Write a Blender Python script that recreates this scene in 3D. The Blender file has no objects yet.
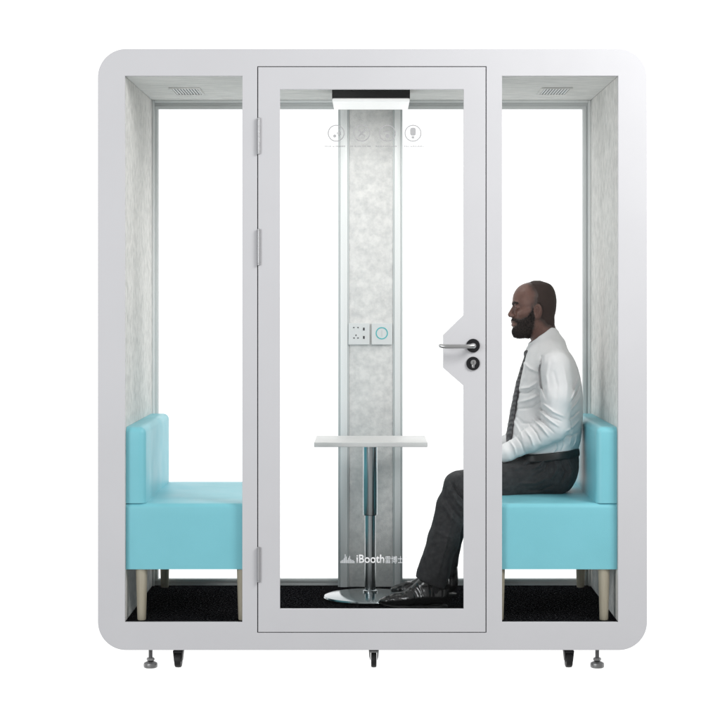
import bpy, bmesh, math, random
import numpy as np
from mathutils import Vector, Matrix

random.seed(7); np.random.seed(7)
PI = math.pi
C = bpy.context.scene.collection
S = bpy.context.scene

# ------------------------------------------------------------------ measures
D = 7.9            # camera distance to the booth's front plane (metres)
K = 0.00383        # metres per measured unit on the front plane
CX, CY, H = 371.0, 296.0, 1.44
def sc(d): return (D + d) / D
def X(px, d=0.0): return (px - CX) * K * sc(d)
def Z(py, d=0.0): return H + (CY - py) * K * sc(d)
def W(px, py, d): return np.array((X(px, d), d, Z(py, d)))

# ------------------------------------------------------------------ materials
def nodes(m):
    m.use_nodes = True
    return m.node_tree.nodes, m.node_tree.links
def mat(name, col, rough=0.5, metal=0.0, col2=None, nscale=8.0, nlo=0.35, nhi=0.65, bump=0.0, bscale=200.0,
        coat=0.0, spec=0.5, stretch=(1, 1, 1), detail=6.0, rvar=0.0, sheen=0.0):
    m = bpy.data.materials.new(name); N, L = nodes(m)
    b = N['Principled BSDF']
    b.inputs['Base Color'].default_value = (*col, 1); b.inputs['Roughness'].default_value = rough
    b.inputs['Metallic'].default_value = metal; b.inputs['Coat Weight'].default_value = coat
    b.inputs['Specular IOR Level'].default_value = spec
    b.inputs['Sheen Weight'].default_value = sheen
    tc = N.new('ShaderNodeTexCoord'); mp = N.new('ShaderNodeMapping'); mp.inputs['Scale'].default_value = stretch
    L.new(tc.outputs['Object'], mp.inputs['Vector'])
    if col2 is not None:
        n = N.new('ShaderNodeTexNoise'); n.inputs['Scale'].default_value = nscale; n.inputs['Detail'].default_value = detail
        n.inputs['Roughness'].default_value = 0.65
        L.new(mp.outputs['Vector'], n.inputs['Vector'])
        r = N.new('ShaderNodeValToRGB'); r.color_ramp.elements[0].position = nlo; r.color_ramp.elements[1].position = nhi
        r.color_ramp.elements[0].color = (*col2, 1); r.color_ramp.elements[1].color = (*col, 1)
        L.new(n.outputs['Fac'], r.inputs['Fac']); L.new(r.outputs['Color'], b.inputs['Base Color'])
    if rvar > 0:
        n3 = N.new('ShaderNodeTexNoise'); n3.inputs['Scale'].default_value = 9; n3.inputs['Detail'].default_value = 5
        L.new(mp.outputs['Vector'], n3.inputs['Vector'])
        mr = N.new('ShaderNodeMapRange'); mr.inputs['From Min'].default_value = .3; mr.inputs['From Max'].default_value = .7
        mr.inputs['To Min'].default_value = rough - rvar; mr.inputs['To Max'].default_value = rough + rvar
        L.new(n3.outputs['Fac'], mr.inputs['Value']); L.new(mr.outputs['Result'], b.inputs['Roughness'])
    if bump > 0:
        n2 = N.new('ShaderNodeTexNoise'); n2.inputs['Scale'].default_value = bscale; n2.inputs['Detail'].default_value = 4
        L.new(mp.outputs['Vector'], n2.inputs['Vector'])
        bp = N.new('ShaderNodeBump'); bp.inputs['Strength'].default_value = bump; bp.inputs['Distance'].default_value = 0.002
        L.new(n2.outputs['Fac'], bp.inputs['Height']); L.new(bp.outputs['Normal'], b.inputs['Normal'])
    return m

M = {}
M['coat'] = mat('powder_coat', (.605, .605, .625), .42, col2=(.59, .59, .61), nscale=2.2, bump=.05, bscale=900, rvar=.05)
M['hinge'] = mat('hinge_metal', (.42, .42, .43), .35, metal=.6)
M['gasket'] = mat('rubber_gasket', (.05, .05, .055), .7)
M['felt'] = mat('acoustic_felt', (.81, .80, .775), .95, col2=(.60, .60, .58), nscale=26, nlo=.30, nhi=.60, bump=.5, bscale=240, spec=.1, detail=9)
M['felt_ceiling'] = mat('ceiling_felt', (.88, .87, .845), .95, col2=(.70, .70, .68), nscale=22, nlo=.33, nhi=.64, bump=.5, bscale=240, spec=.1, detail=9, stretch=(.5, 1.6, 1))
M['felt_column'] = mat('column_felt', (.84, .835, .82), .95, col2=(.62, .625, .62), nscale=32, nlo=.28, nhi=.64, bump=.5, bscale=300, spec=.1, detail=10)
M['alu'] = mat('brushed_aluminium', (.86, .88, .875), .45, metal=.05, bump=.06, bscale=500, stretch=(1, 1, .03))
M['alu_edge'] = mat('aluminium_edge', (.60, .64, .64), .4, metal=.05)
M['back_frame'] = mat('back_frame_paint', (.72, .74, .735), .5, bump=.03, bscale=600)
M['carpet'] = mat('black_carpet', (.15, .15, .162), .95, col2=(.0030, .0030, .0040), nscale=125, nlo=.56, nhi=.76, bump=1.0, bscale=420, spec=.0, detail=3)
M['leather'] = mat('turquoise_leatherette', (.228, .610, .695), .42, col2=(.215, .585, .665), nscale=5, bump=.16, bscale=330, spec=.4, rvar=.05)
M['seam'] = mat('seam_thread', (.06, .25, .33), .7)
M['wood'] = mat('pale_ash_wood', (.47, .43, .335), .5, col2=(.36, .32, .24), nscale=30, bump=.1, bscale=90, stretch=(1, 1, .08))
M['black'] = mat('black_plastic', (.006, .006, .0065), .55, bump=.1, bscale=300)
M['black_gloss'] = mat('black_gloss', (.006, .006, .008), .18)
M['steel'] = mat('satin_steel', (.50, .50, .50), .30, metal=1.0, bump=.06, bscale=300, stretch=(1, 1, .05), rvar=.06)
M['dull_steel'] = mat('galvanised_steel', (.30, .30, .30), .42, metal=.9, bump=.3, bscale=160)
M['chrome'] = mat('polished_chrome', (.46, .49, .50), .24, metal=1.0, rvar=.04)
M['chrome_base'] = mat('chromed_base', (.36, .40, .41), .17, metal=1.0, rvar=.05)
M['table_white'] = mat('white_laminate', (.80, .80, .79), .42, col2=(.77, .77, .76), nscale=6, bump=.03, bscale=400)
M['plastic_white'] = mat('white_plastic', (.76, .78, .78), .35)
M['slot'] = mat('dark_slot', (.05, .05, .055), .6)
M['vent_back'] = mat('grey_vent_mesh', (.34, .35, .345), .8)
M['teal'] = mat('teal_ring', (.09, .52, .55), .4)
M['shirt'] = mat('white_cotton', (.86, .86, .865), .85, col2=(.83, .83, .835), nscale=18, bump=.22, bscale=520, spec=.2, sheen=.1)
M['trouser'] = mat('charcoal_wool', (.050, .050, .052), .9, col2=(.032, .032, .034), nscale=60, bump=.5, bscale=600, spec=.2, sheen=.12)
M['belt'] = mat('black_leather_belt', (.010, .010, .010), .35, bump=.2, bscale=300)
M['shoe'] = mat('polished_black_leather', (.009, .009, .009), .25, bump=.05, bscale=70, coat=.4)
M['sock'] = mat('black_sock', (.012, .012, .013), .9)
M['sole'] = mat('black_sole', (.008, .008, .008), .6)
M['hair'] = mat('black_hair', (.046, .035, .031), .8, col2=(.009, .006, .006), nscale=170, bump=.9, bscale=800, spec=.25)
M['stubble'] = mat('shaved_hair', (.058, .037, .031), .75, col2=(.026, .017, .015), nscale=520, nlo=.38, nhi=.62, bump=.5, bscale=900, spec=.3)
M['skin'] = mat('dark_brown_skin', (.165, .083, .064), .44, col2=(.125, .062, .048), nscale=42, bump=.28, bscale=520, spec=.45)
M['skin'].node_tree.nodes['Principled BSDF'].inputs['Subsurface Weight'].default_value = .06
M['skin'].node_tree.nodes['Principled BSDF'].inputs['Subsurface Radius'].default_value = (.012, .005, .003)
def skin_mix():
    N, L = nodes(M['skin']); b = N['Principled BSDF']; src = b.inputs['Base Color'].links[0].from_socket
    a = N.new('ShaderNodeAttribute'); a.attribute_name = 'stubble'
    n = N.new('ShaderNodeTexNoise'); n.inputs['Scale'].default_value = 700
    ad = N.new('ShaderNodeMath'); ad.operation = 'MULTIPLY_ADD'; ad.inputs[1].default_value = .7
    sb = N.new('ShaderNodeMath'); sb.operation = 'SUBTRACT'; sb.inputs[1].default_value = .5
    L.new(n.outputs['Fac'], sb.inputs[0]); L.new(sb.outputs[0], ad.inputs[0]); L.new(a.outputs['Fac'], ad.inputs[2])
    ml = N.new('ShaderNodeMath'); ml.operation = 'MULTIPLY'; ml.use_clamp = True
    L.new(ad.outputs[0], ml.inputs[0]); 
    gt = N.new('ShaderNodeMath'); gt.operation = 'MULTIPLY'; gt.inputs[1].default_value = 6; gt.use_clamp = True
    L.new(a.outputs['Fac'], gt.inputs[0]); L.new(gt.outputs[0], ml.inputs[1])
    mx = N.new('ShaderNodeMixRGB'); mx.inputs['Color2'].default_value = (.046, .029, .025, 1)
    L.new(ml.outputs[0], mx.inputs['Fac']); L.new(src, mx.inputs['Color1']); L.new(mx.outputs[0], b.inputs['Base Color'])
skin_mix()
M['lip'] = mat('lip_skin', (.16, .070, .062), .4)
M['eye'] = mat('eye_white', (.20, .17, .16), .2)
M['iris'] = mat('iris', (.02, .012, .008), .1)

def tie_mat():
    m = mat('grey_striped_silk', (.06, .06, .065), .5); N, L = nodes(m); b = N['Principled BSDF']
    tc = N.new('ShaderNodeTexCoord'); w = N.new('ShaderNodeTexWave'); w.bands_direction = 'DIAGONAL'
    w.inputs['Scale'].default_value = 26; w.inputs['Distortion'].default_value = .3
    L.new(tc.outputs['Object'], w.inputs['Vector'])
    r = N.new('ShaderNodeValToRGB'); r.color_ramp.elements[0].color = (.035, .035, .038, 1); r.color_ramp.elements[1].color = (.115, .115, .12, 1)
    L.new(w.outputs['Fac'], r.inputs['Fac']); L.new(r.outputs['Color'], b.inputs['Base Color'])
    return m
M['tie'] = tie_mat()

def glass_mat():
    m = bpy.data.materials.new('clear_glass'); N, L = nodes(m)
    N.remove(N['Principled BSDF']); out = N['Material Output']
    t = N.new('ShaderNodeBsdfTransparent'); t.inputs['Color'].default_value = (.996, .998, .998, 1)
    g = N.new('ShaderNodeBsdfGlossy'); g.inputs['Roughness'].default_value = .01
    fr = N.new('ShaderNodeFresnel'); fr.inputs['IOR'].default_value = 1.3
    mu = N.new('ShaderNodeMath'); mu.operation = 'MULTIPLY'; mu.inputs[1].default_value = .22
    mx = N.new('ShaderNodeMixShader')
    L.new(fr.outputs['Fac'], mu.inputs[0]); L.new(mu.outputs[0], mx.inputs['Fac'])
    L.new(t.outputs[0], mx.inputs[1]); L.new(g.outputs[0], mx.inputs[2]); L.new(mx.outputs[0], out.inputs['Surface'])
    return m
M['glass'] = glass_mat()

def decal_mat(name, col, alpha):
    m = bpy.data.materials.new(name); N, L = nodes(m)
    b = N['Principled BSDF']; b.inputs['Base Color'].default_value = (*col, 1); b.inputs['Roughness'].default_value = .7
    b.inputs['Alpha'].default_value = alpha
    return m
M['print_white'] = decal_mat('white_print', (.93, .94, .95), .93)
M['print_pale'] = decal_mat('pale_print', (.86, .88, .90), .72)
M['print_grey'] = decal_mat('frosted_grey_print', (.46, .46, .47), .74)

def emit_mat(name, col, st):
    m = bpy.data.materials.new(name); N, L = nodes(m); b = N['Principled BSDF']
    b.inputs['Base Color'].default_value = (.8, .8, .8, 1)
    b.inputs['Emission Color'].default_value = (*col, 1); b.inputs['Emission Strength'].default_value = st
    return m
M['lamp'] = emit_mat('lit_diffuser', (1, 1, .985), .45)

# ------------------------------------------------------------------ object helpers
def link(name, me, m, parent=None, smooth=True, angle=None):
    o = bpy.data.objects.new(name, me); C.objects.link(o)
    if m is not None:
        me.materials.clear(); me.materials.append(m)
    if smooth:
        for p in me.polygons: p.use_smooth = True
        if angle is not None:
            try: me.set_sharp_from_angle(angle=math.radians(angle))
            except Exception: pass
    if parent is not None: o.parent = parent
    return o
def thing(name, label, cat, loc=(0, 0, 0), group=None):
    o = bpy.data.objects.new(name, None); C.objects.link(o); o.location = loc
    o.empty_display_size = .05
    o['label'] = label; o['category'] = cat
    if group: o['group'] = group
    return o
def from_bm(name, bm, m, parent=None, smooth=True, angle=35):
    # geometry is given in world metres; parts are shifted into the parent's frame
    bmesh.ops.recalc_face_normals(bm, faces=bm.faces)
    me = bpy.data.meshes.new(name); bm.to_mesh(me); bm.free()
    off = world_off(parent)
    if off.length > 0: me.transform(Matrix.Translation(-off))
    return link(name, me, m, parent, smooth, angle)
def world_off(p):
    v = Vector((0, 0, 0))
    while p is not None:
        v += p.location; p = p.parent
    return v
def add_box(bm, x0, x1, y0, y1, z0, z1, bev=0.0, seg=2):
    r = bmesh.ops.create_cube(bm, size=1.0)
    vs = r['verts']
    bmesh.ops.scale(bm, vec=(x1 - x0, y1 - y0, z1 - z0), verts=vs)
    bmesh.ops.translate(bm, vec=((x0 + x1) / 2, (y0 + y1) / 2, (z0 + z1) / 2), verts=vs)
    if bev > 0:
        es = list({e for v in vs for e in v.link_edges})
        bmesh.ops.bevel(bm, geom=es, offset=bev, segments=seg, affect='EDGES', profile=.5)
def box(name, x0, x1, y0, y1, z0, z1, m, parent=None, bev=0.0, seg=2):
    bm = bmesh.new(); add_box(bm, min(x0, x1), max(x0, x1), y0, y1, min(z0, z1), max(z0, z1), bev, seg)
    return from_bm(name, bm, m, parent)
def add_lathe(bm, prof, c, axis='Z', n=40):
    # prof: list of (r, h) along axis
    rings = []
    for r, h in prof:
        ring = []
        for i in range(n):
            a = 2 * PI * i / n
            u, v = r * math.cos(a), r * math.sin(a)
            if axis == 'Z': p = (c[0] + u, c[1] + v, c[2] + h)
            elif axis == 'Y': p = (c[0] + u, c[1] + h, c[2] + v)
            else: p = (c[0] + h, c[1] + u, c[2] + v)
            ring.append(bm.verts.new(p))
        rings.append(ring)
    for a, b in zip(rings, rings[1:]):
        for i in range(n):
            bm.faces.new((a[i], a[(i + 1) % n], b[(i + 1) % n], b[i]))
    bm.faces.new(rings[0]); bm.faces.new(rings[-1][::-1])
def lathe(name, prof, c, m, parent=None, axis='Z', n=40):
    bm = bmesh.new(); add_lathe(bm, prof, c, axis, n)
    return from_bm(name, bm, m, parent)
def plate(name, outer, holes, y0, y1, m, parent=None, bev=0.0, seg=3):
    # flat panel standing in the XZ plane with holes, built through a filled 2D curve
    cu = bpy.data.curves.new(name, 'CURVE'); cu.dimensions = '2D'; cu.fill_mode = 'BOTH'
    for pts in [outer] + holes:
        sp = cu.splines.new('POLY'); sp.points.add(len(pts) - 1); sp.use_cyclic_u = True
        for i, (a, b) in enumerate(pts): sp.points[i].co = (a, b, 0, 1)
    cu.extrude = (y1 - y0) / 2 - bev; cu.bevel_depth = bev; cu.bevel_resolution = seg; cu.offset = -bev
    o = bpy.data.objects.new('tmp', cu); C.objects.link(o)
    dg = bpy.context.evaluated_depsgraph_get()
    me = bpy.data.meshes.new_from_object(o.evaluated_get(dg))
    bpy.data.objects.remove(o); bpy.data.curves.remove(cu)
    off = world_off(parent); yc = (y0 + y1) / 2
    for v in me.vertices:
        x, y, z = v.co; v.co = (x - off.x, yc - z - off.y, y - off.z)
    me.name = name
    return link(name, me, m, parent, True, 30)
def rrect(x0, x1, z0, z1, r, n=16):
    pts = []
    for cx, cz, a0 in ((x1 - r, z1 - r, 0), (x0 + r, z1 - r, 90), (x0 + r, z0 + r, 180), (x1 - r, z0 + r, 270)):
        if r <= 0: pts.append((cx, cz)); continue
        for i in range(n + 1):
            a = math.radians(a0 + 90 * i / n); pts.append((cx + r * math.cos(a), cz + r * math.sin(a)))
    return pts
def rect(px0, px1, py0, py1, d=0.0):
    return [(X(px0, d), Z(py1, d)), (X(px1, d), Z(py1, d)), (X(px1, d), Z(py0, d)), (X(px0, d), Z(py0, d))]
def rect_w(x0, x1, z0, z1): return [(x0, z0), (x1, z0), (x1, z1), (x0, z1)]

# ------------------------------------------------------------------ booth
XL, XR = X(125), X(618)          # felt faces of the side walls
ZC, ZF = Z(76), Z(622)           # ceiling face, carpet face
OX0, OX1, OZ0, OZ1 = X(98), X(647), Z(650), Z(49)
DB = 1.00                         # depth of the rear frame's face
booth = thing('meeting_booth', 'white rounded soundproof meeting booth with a glass door, grey felt lining and black carpet', 'booth', ((OX0 + OX1) / 2, .53, 0))

plate('outer_shell', rrect(OX0, OX1, OZ0, OZ1, .108), [rect_w(XL - .012, XR + .012, ZF - .012, ZC + .012)], .0145, 1.07, M['coat'], booth, bev=.006)
plate('front_frame', rrect(OX0, OX1, OZ0, OZ1, .108, 24),
      [rect(125, 242.3, 76, 622), rect(257.3, 486.4, 66.4, 632.6), rect(502, 618, 76, 622)], -.004, .0135, M['coat'], booth, bev=.0022)
# lining
bm = bmesh.new(); add_box(bm, XL - .012, XL, .022, 1.0, ZF, ZC, .002)
wl = from_bm('wall_panel', bm, M['felt'], booth)
bm = bmesh.new(); add_box(bm, XR, XR + .012, .022, 1.0, ZF, ZC, .002)
from_bm('wall_panel', bm, M['felt'], booth)
ceil = box('ceiling_panel', XL, XR, .022, 1.0, ZC, ZC + .012, M['felt_ceiling'], booth)
box('carpet', XL, XR, .018, 1.0, ZF - .0115, ZF, M['carpet'], booth)
# slim trims where felt meets the rear frame and the front
for (x0, x1) in ((XL, XL + .010), (XR - .010, XR)):
    box('corner_trim', x0, x1, .974, .998, ZF, ZC, M['alu'], booth, bev=.002)
box('corner_trim', XL + .0105, XR - .0105, .974, .998, ZC - .010, ZC, M['alu'], booth, bev=.002)
# rear frame
rf = plate('rear_frame', rect_w(XL - .010, XR + .010, ZF - .010, ZC + .010), [rect(158, 340, 108.5, 579.3, DB), rect(400, 583, 108.5, 579.3, DB)], DB + .0005, DB + .05, M['back_frame'], booth, bev=.001)
for (a, b) in ((157.2, 340), (400, 583.8)):
    plate('window_bead', rect(a - 2.2, b + 2.2, 106.2, 581.4, DB), [rect(a + .8, b - .8, 109.2, 578.8, DB)], DB - .006, DB - .0005, M['back_frame'], booth, bev=.001)
    box('rear_window_glass', X(a, DB), X(b, DB), DB + .014, DB + .022, Z(579.6, DB), Z(108.2, DB), M['glass'], booth)
# front glass
for a, b in ((124.5, 242.8), (501.5, 618.5)):
    box('side_window_glass', X(a), X(b), .0140, .0200, Z(622.5), Z(75.5), M['glass'], booth)

# centre column in the rear wall
col = box('felt_column', X(345, .955), X(396, .955), .955, .999, ZF, ZC - .0005, M['felt_column'], booth, bev=.002)
for a, b, c2 in ((338, 340.2, 'alu_edge'), (340.2, 347.6, 'alu'), (347.6, 349.0, 'alu_edge'),
                 (393.0, 394.4, 'alu_edge'), (394.4, 400.6, 'alu'), (400.6, 402.6, 'alu_edge')):
    dd = .945 if c2 == 'alu' else .949
    box('column_profile', X(a + .05, dd), X(b - .05, dd), dd, .998 if not (347 < a < 395) else .9545, ZF, ZC - .0105, M[c2], booth, bev=.0012)

# socket plate and touch switch
cd = .942
sp = plate('socket_plate', rrect(X(348.6, cd), X(369.6, cd), Z(344.6, cd), Z(323.2, cd), .003, 5), [], cd - .002, .9545, M['plastic_white'], booth, bev=.0015)
yy0, yy1 = cd - .0032, cd - .0021
for px, py, w, h in ((353.8, 327.5, 1.3, 1.1), (358.0, 327.5, 1.3, 1.1), (356, 335.2, 1.0, 1.4), (354.0, 338.0, 1.5, 1.0), (358.0, 338.0, 1.5, 1.0)):
    box('socket_hole', X(px - w / 2, cd), X(px + w / 2, cd), yy0, yy1, Z(py + h / 2, cd), Z(py - h / 2, cd), M['slot'], sp)
for py in (329.0, 337.4):
    box('usb_port', X(363.0, cd), X(364.7, cd), yy0, yy1, Z(py + 1.4, cd), Z(py - 1.4, cd), M['slot'], sp)
tp = plate('touch_switch', rrect(X(371.6, cd), X(392.4, cd), Z(344.6, cd), Z(323.2, cd), .003, 5), [], cd - .002, .9545, M['plastic_white'], booth, bev=.0015)
def ring_pts(cx, cz, r, n=40): return [(cx + r * math.cos(2 * PI * i / n), cz + r * math.sin(2 * PI * i / n)) for i in range(n)]
cx_, cz_ = X(381.8, cd), Z(333.2, cd)
plate('switch_ring', ring_pts(cx_, cz_, .0262), [ring_pts(cx_, cz_, .0218)], yy0, yy1, M['teal'], tp)
box('switch_mark', cx_ - .0012, cx_ + .0012, yy0, yy1, cz_ - .014, cz_ + .012, M['alu_edge'], tp)

# ceiling vents
def vent(px0, px1, d):
    x0, x1 = X(px0, d), X(px1, d); y0, y1 = .43, .69
    bm = bmesh.new()
    w = .010
    z0, z1 = ZC - .006, ZC - .0005
    add_box(bm, x0, x1, y0, y0 + w, z0, z1); add_box(bm, x0, x1, y1 - w, y1, z0, z1)
    add_box(bm, x0, x0 + w, y0 + w + .0005, y1 - w - .0005, z0, z1); add_box(bm, x1 - w, x1, y0 + w + .0005, y1 - w - .0005, z0, z1)
    v = from_bm('ceiling_vent', bm, M['felt_ceiling'], ceil)
    bm = bmesh.new(); n = 9
    pit = (x1 - x0 - 2 * w) / n
    for i in range(n):
        xa = x0 + w + i * pit
        r = bmesh.ops.create_cube(bm, size=1); vs = r['verts']
        bmesh.ops.scale(bm, vec=(.0045, y1 - y0 - 2 * w - .002, .0035), verts=vs)
        bmesh.ops.rotate(bm, cent=(0, 0, 0), matrix=Matrix.Rotation(math.radians(0), 3, 'Z'), verts=vs)
        bmesh.ops.translate(bm, vec=(xa + pit / 2, (y0 + y1) / 2, ZC - .0032), verts=vs)
    from_bm('vent_slats', bm, M['plastic_white'], v)
    box('vent_backing', x0 + w, x1 - w, y0 + w, y1 - w, ZC - .0011, ZC - .0004, M['vent_back'], v)
vent(171.5, 202, .55); vent(539.5, 570, .55)

# ceiling lamp
ly0, ly1 = .30, .66
lx0, lx1 = X(332, ly0), X(410, ly0)
zb = Z(98, ly0)
lamp = box('ceiling_lamp', lx0, lx1, ly0, ly1, zb, ZC - .001, M['black'], booth, bev=.002)
bm = bmesh.new()
add_box(bm, lx0 + .001, lx1 - .001, ly0 + .001, ly1 - .001, zb - .014, zb - .0005, .0062, 4)
from_bm('lamp_diffuser', bm, M['lamp'], lamp)

# door
door_out = rect(258.2, 485.5, 67.2, 631.8)
hole = [(X(280), Z(608.8)), (X(463.6), Z(608.8)), (X(463.6), Z(385.6)), (X(443.2), Z(367.8)), (X(443.2), Z(335.0)), (X(463.6), Z(315)), (X(463.6), Z(89.4)), (X(280), Z(89.4))]
door = plate('door', door_out, [hole], -.006, .0125, M['coat'], booth, bev=.0014)
plate('door_gasket', rect(255.8, 487.8, 65, 634), [rect(279, 466.5, 88.4, 610)], .0142, .0190, M['gasket'], door)
box('door_glass', X(278.5), X(467), .0022, .0078, Z(610.5), Z(88), M['glass'], door)
# hinges
for py0, py1 in ((118.5, 154), (229.5, 265), (547, 581.5)):
    c = (X(259.0), -.0125, 0)
    z0, z1 = Z(py1), Z(py0)
    prof = [(.0035, z0 - .002), (.0064, z0), (.0064, z0 + .004), (.0056, z0 + .0045), (.0056, z0 + .006), (.0064, z0 + .0065),
            (.0064, z1 - .0065), (.0056, z1 - .006), (.0056, z1 - .0045), (.0064, z1 - .004), (.0064, z1), (.0035, z1 + .002)]
    bm = bmesh.new(); add_lathe(bm, prof, c, 'Z', 20)
    from_bm('hinge', bm, M['hinge'], door)
# handle and lock
hx, hz = X(472.9), Z(345.6)
rose = lathe('handle_rose', [(.0262, -.0062), (.0262, -.0125), (.0250, -.0140), (.006, -.0140)], (hx, 0, hz), M['black_gloss'], door, 'Y', 48)
def tube(name, pts, rs, m, parent, n=16, flat=1.0):
    bm = bmesh.new(); rings = []
    P = [Vector(p) for p in pts]
    for i, p in enumerate(P):
        t = (P[min(i + 1, len(P) - 1)] - P[max(i - 1, 0)]).normalized()
        up = Vector((0, 0, 1)) if abs(t.z) < .9 else Vector((1, 0, 0))
        a = t.cross(up).normalized(); b = a.cross(t)
        rings.append([bm.verts.new(p + a * rs[i] * math.cos(2 * PI * j / n) * flat + b * rs[i] * math.sin(2 * PI * j / n)) for j in range(n)])
    for r0, r1 in zip(rings, rings[1:]):
        for j in range(n): bm.faces.new((r0[j], r0[(j + 1) % n], r1[(j + 1) % n], r1[j]))
    bm.faces.new(rings[0]); bm.faces.new(rings[-1][::-1])
    return from_bm(name, bm, m, parent)
tube('handle_lever', [(hx, -.013, hz), (hx, -.045, hz), (hx - .004, -.053, hz), (hx - .012, -.057, hz - .001), (hx - .03, -.058, hz - .002),
                      (X(446), -.058, hz - .002), (X(442), -.056, hz - .001), (X(440), -.052, hz + .001), (X(439.4), -.046, hz + .002)],
     [.0105, .0105, .0100, .0088, .0078, .0078, .0078, .0072, .005], M['steel'], rose)
lz = Z(363.4)
esc = lathe('lock_rose', [(.0258, -.0062), (.0258, -.0125), (.0246, -.0140), (.006, -.0140)], (hx, 0, lz), M['black_gloss'], door, 'Y', 48)
bm = bmesh.new()
add_lathe(bm, [(.0105, -.0135), (.0105, -.0185), (.0095, -.0195), (.002, -.0195)], (hx + .001, 0, lz + .004), 'Y', 28)
add_box(bm, hx - .0045, hx + .0055, -.0183, -.0136, lz - .017, lz - .003, .0015)
from_bm('lock_cylinder', bm, M['steel'], esc)
box('keyhole', hx, hx + .002, -.0203, -.0196, lz - .001, lz + .009, M['slot'], esc)

# prints on the door glass
def text(name, body, px0, px1, py_top, py_base, m, parent, y=.0012, th=.0003, bold=0.0):
    cu = bpy.data.curves.new(name, 'FONT'); cu.body = body; cu.resolution_u = 3; cu.offset = bold
    o = bpy.data.objects.new('tmp', cu); C.objects.link(o)
    dg = bpy.context.evaluated_depsgraph_get(); me = bpy.data.meshes.new_from_object(o.evaluated_get(dg))
    bpy.data.objects.remove(o)
    co = np.array([v.co[:] for v in me.vertices]); mn, mx = co.min(0), co.max(0)
    x0, x1, z0, z1 = X(px0), X(px1), Z(py_base), Z(py_top)
    off = world_off(parent)
    for v in me.vertices:
        v.co = (x0 + (v.co.x - mn[0]) / (mx[0] - mn[0]) * (x1 - x0) - off.x, y - off.y, z0 + (v.co.y - mn[1]) / (mx[1] - mn[1]) * (z1 - z0) - off.z)
    bm = bmesh.new(); bm.from_mesh(me)
    r = bmesh.ops.extrude_face_region(bm, geom=bm.faces[:])
    bmesh.ops.translate(bm, vec=(0, -th, 0), verts=[e for e in r['geom'] if isinstance(e, bmesh.types.BMVert)])
    bmesh.ops.recalc_face_normals(bm, faces=bm.faces); bm.to_mesh(me); bm.free()
    return link(name, me, m, parent, False)
text('logo_lettering', 'iBooth', 356.4, 384.3, 554.6, 563.2, M['print_white'], door, bold=.018)
text('logo_lettering', '雷博士', 385.2, 403.4, 556.0, 563.4, M['print_pale'], door)
bm = bmesh.new()
hs = [2.0, 2.8, 3.4, 5.0, 9.0, 6.6, 3.4, 5.4, 7.2, 4.0, 3.0, 3.2, 2.2]
for i, h in enumerate(hs):
    xa = 340.4 + i * 1.12
    add_box(bm, X(xa), X(xa + .62), .0009, .0012, Z(563.2), Z(563.2 - h))
from_bm('logo_bars', bm, M['print_pale'], door)
lathe('logo_dot', [(.0022, .0009), (.0022, .0012)], (X(406), 0, Z(557)), M['print_pale'], door, 'Y', 16)
def disc_bm(bm, px, py, r): add_lathe(bm, [(r, .0009), (r, .0012)], (X(px), 0, Z(py)), 'Y', 20)
for i, px in enumerate((336.2, 361.8, 387.4, 413.0)):
    rg = plate('icon_ring', ring_pts(X(px), Z(133.2), .0325), [ring_pts(X(px), Z(133.2), .0284)], .0009, .0012, M['print_grey'], door)
    bm = bmesh.new()
    if i == 0:      # small speaker with sound bars
        disc_bm(bm, px - 1.5, 136, .006)
        for j, h in enumerate((1.4, 2.6, 1.8)): add_box(bm, X(px + .8 + j * 1.6), X(px + 1.6 + j * 1.6), .0009, .0012, Z(133.2 + h), Z(133.2 - h))
    elif i == 1:    # crossing blades
        for a in (45, -45):
            r = bmesh.ops.create_cube(bm, size=1); vs = r['verts']
            bmesh.ops.scale(bm, vec=(.036, .0003, .006), verts=vs)
            bmesh.ops.rotate(bm, cent=(0, 0, 0), matrix=Matrix.Rotation(math.radians(a), 3, 'Y'), verts=vs)
            bmesh.ops.translate(bm, vec=(X(px), .00105 + (0.0004 if a < 0 else 0), Z(133.2)), verts=vs)
    elif i == 2:    # lamp over a lens
        add_box(bm, X(px - 4.5), X(px + 4.5), .0009, .0012, Z(132), Z(131))
        disc_bm(bm, px, 136, .008)
    else:           # microphone
        bm2 = rrect(X(px - 2.9), X(px + 2.9), Z(135.6), Z(127.6), .008, 6)
        vs = [bm.verts.new((a, .0010, b)) for a, b in bm2]; bm.faces.new(vs)
        r = bmesh.ops.extrude_face_region(bm, geom=bm.faces[:])
        bmesh.ops.translate(bm, vec=(0, -.0003, 0), verts=[e for e in r['geom'] if isinstance(e, bmesh.types.BMVert)])
        add_box(bm, X(px - 1.4), X(px + 1.4), .0009, .0012, Z(138.4), Z(136.1))
    from_bm('icon', bm, M['print_grey'], rg)
    bm = bmesh.new(); q = px - 11.5 if i != 3 else px - 9.5
    rr = random.Random(i)
    while q < px + (9.0 if i != 3 else 11.5):      # illegible caption strokes
        w = rr.uniform(.35, .75)
        if rr.random() > .16: add_box(bm, X(q), X(q + w), .0009, .0012, Z(147.0), Z(145.4 + rr.uniform(0, .5)))
        q += w + .3
    from_bm('icon_caption', bm, M['print_grey'], rg)

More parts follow.
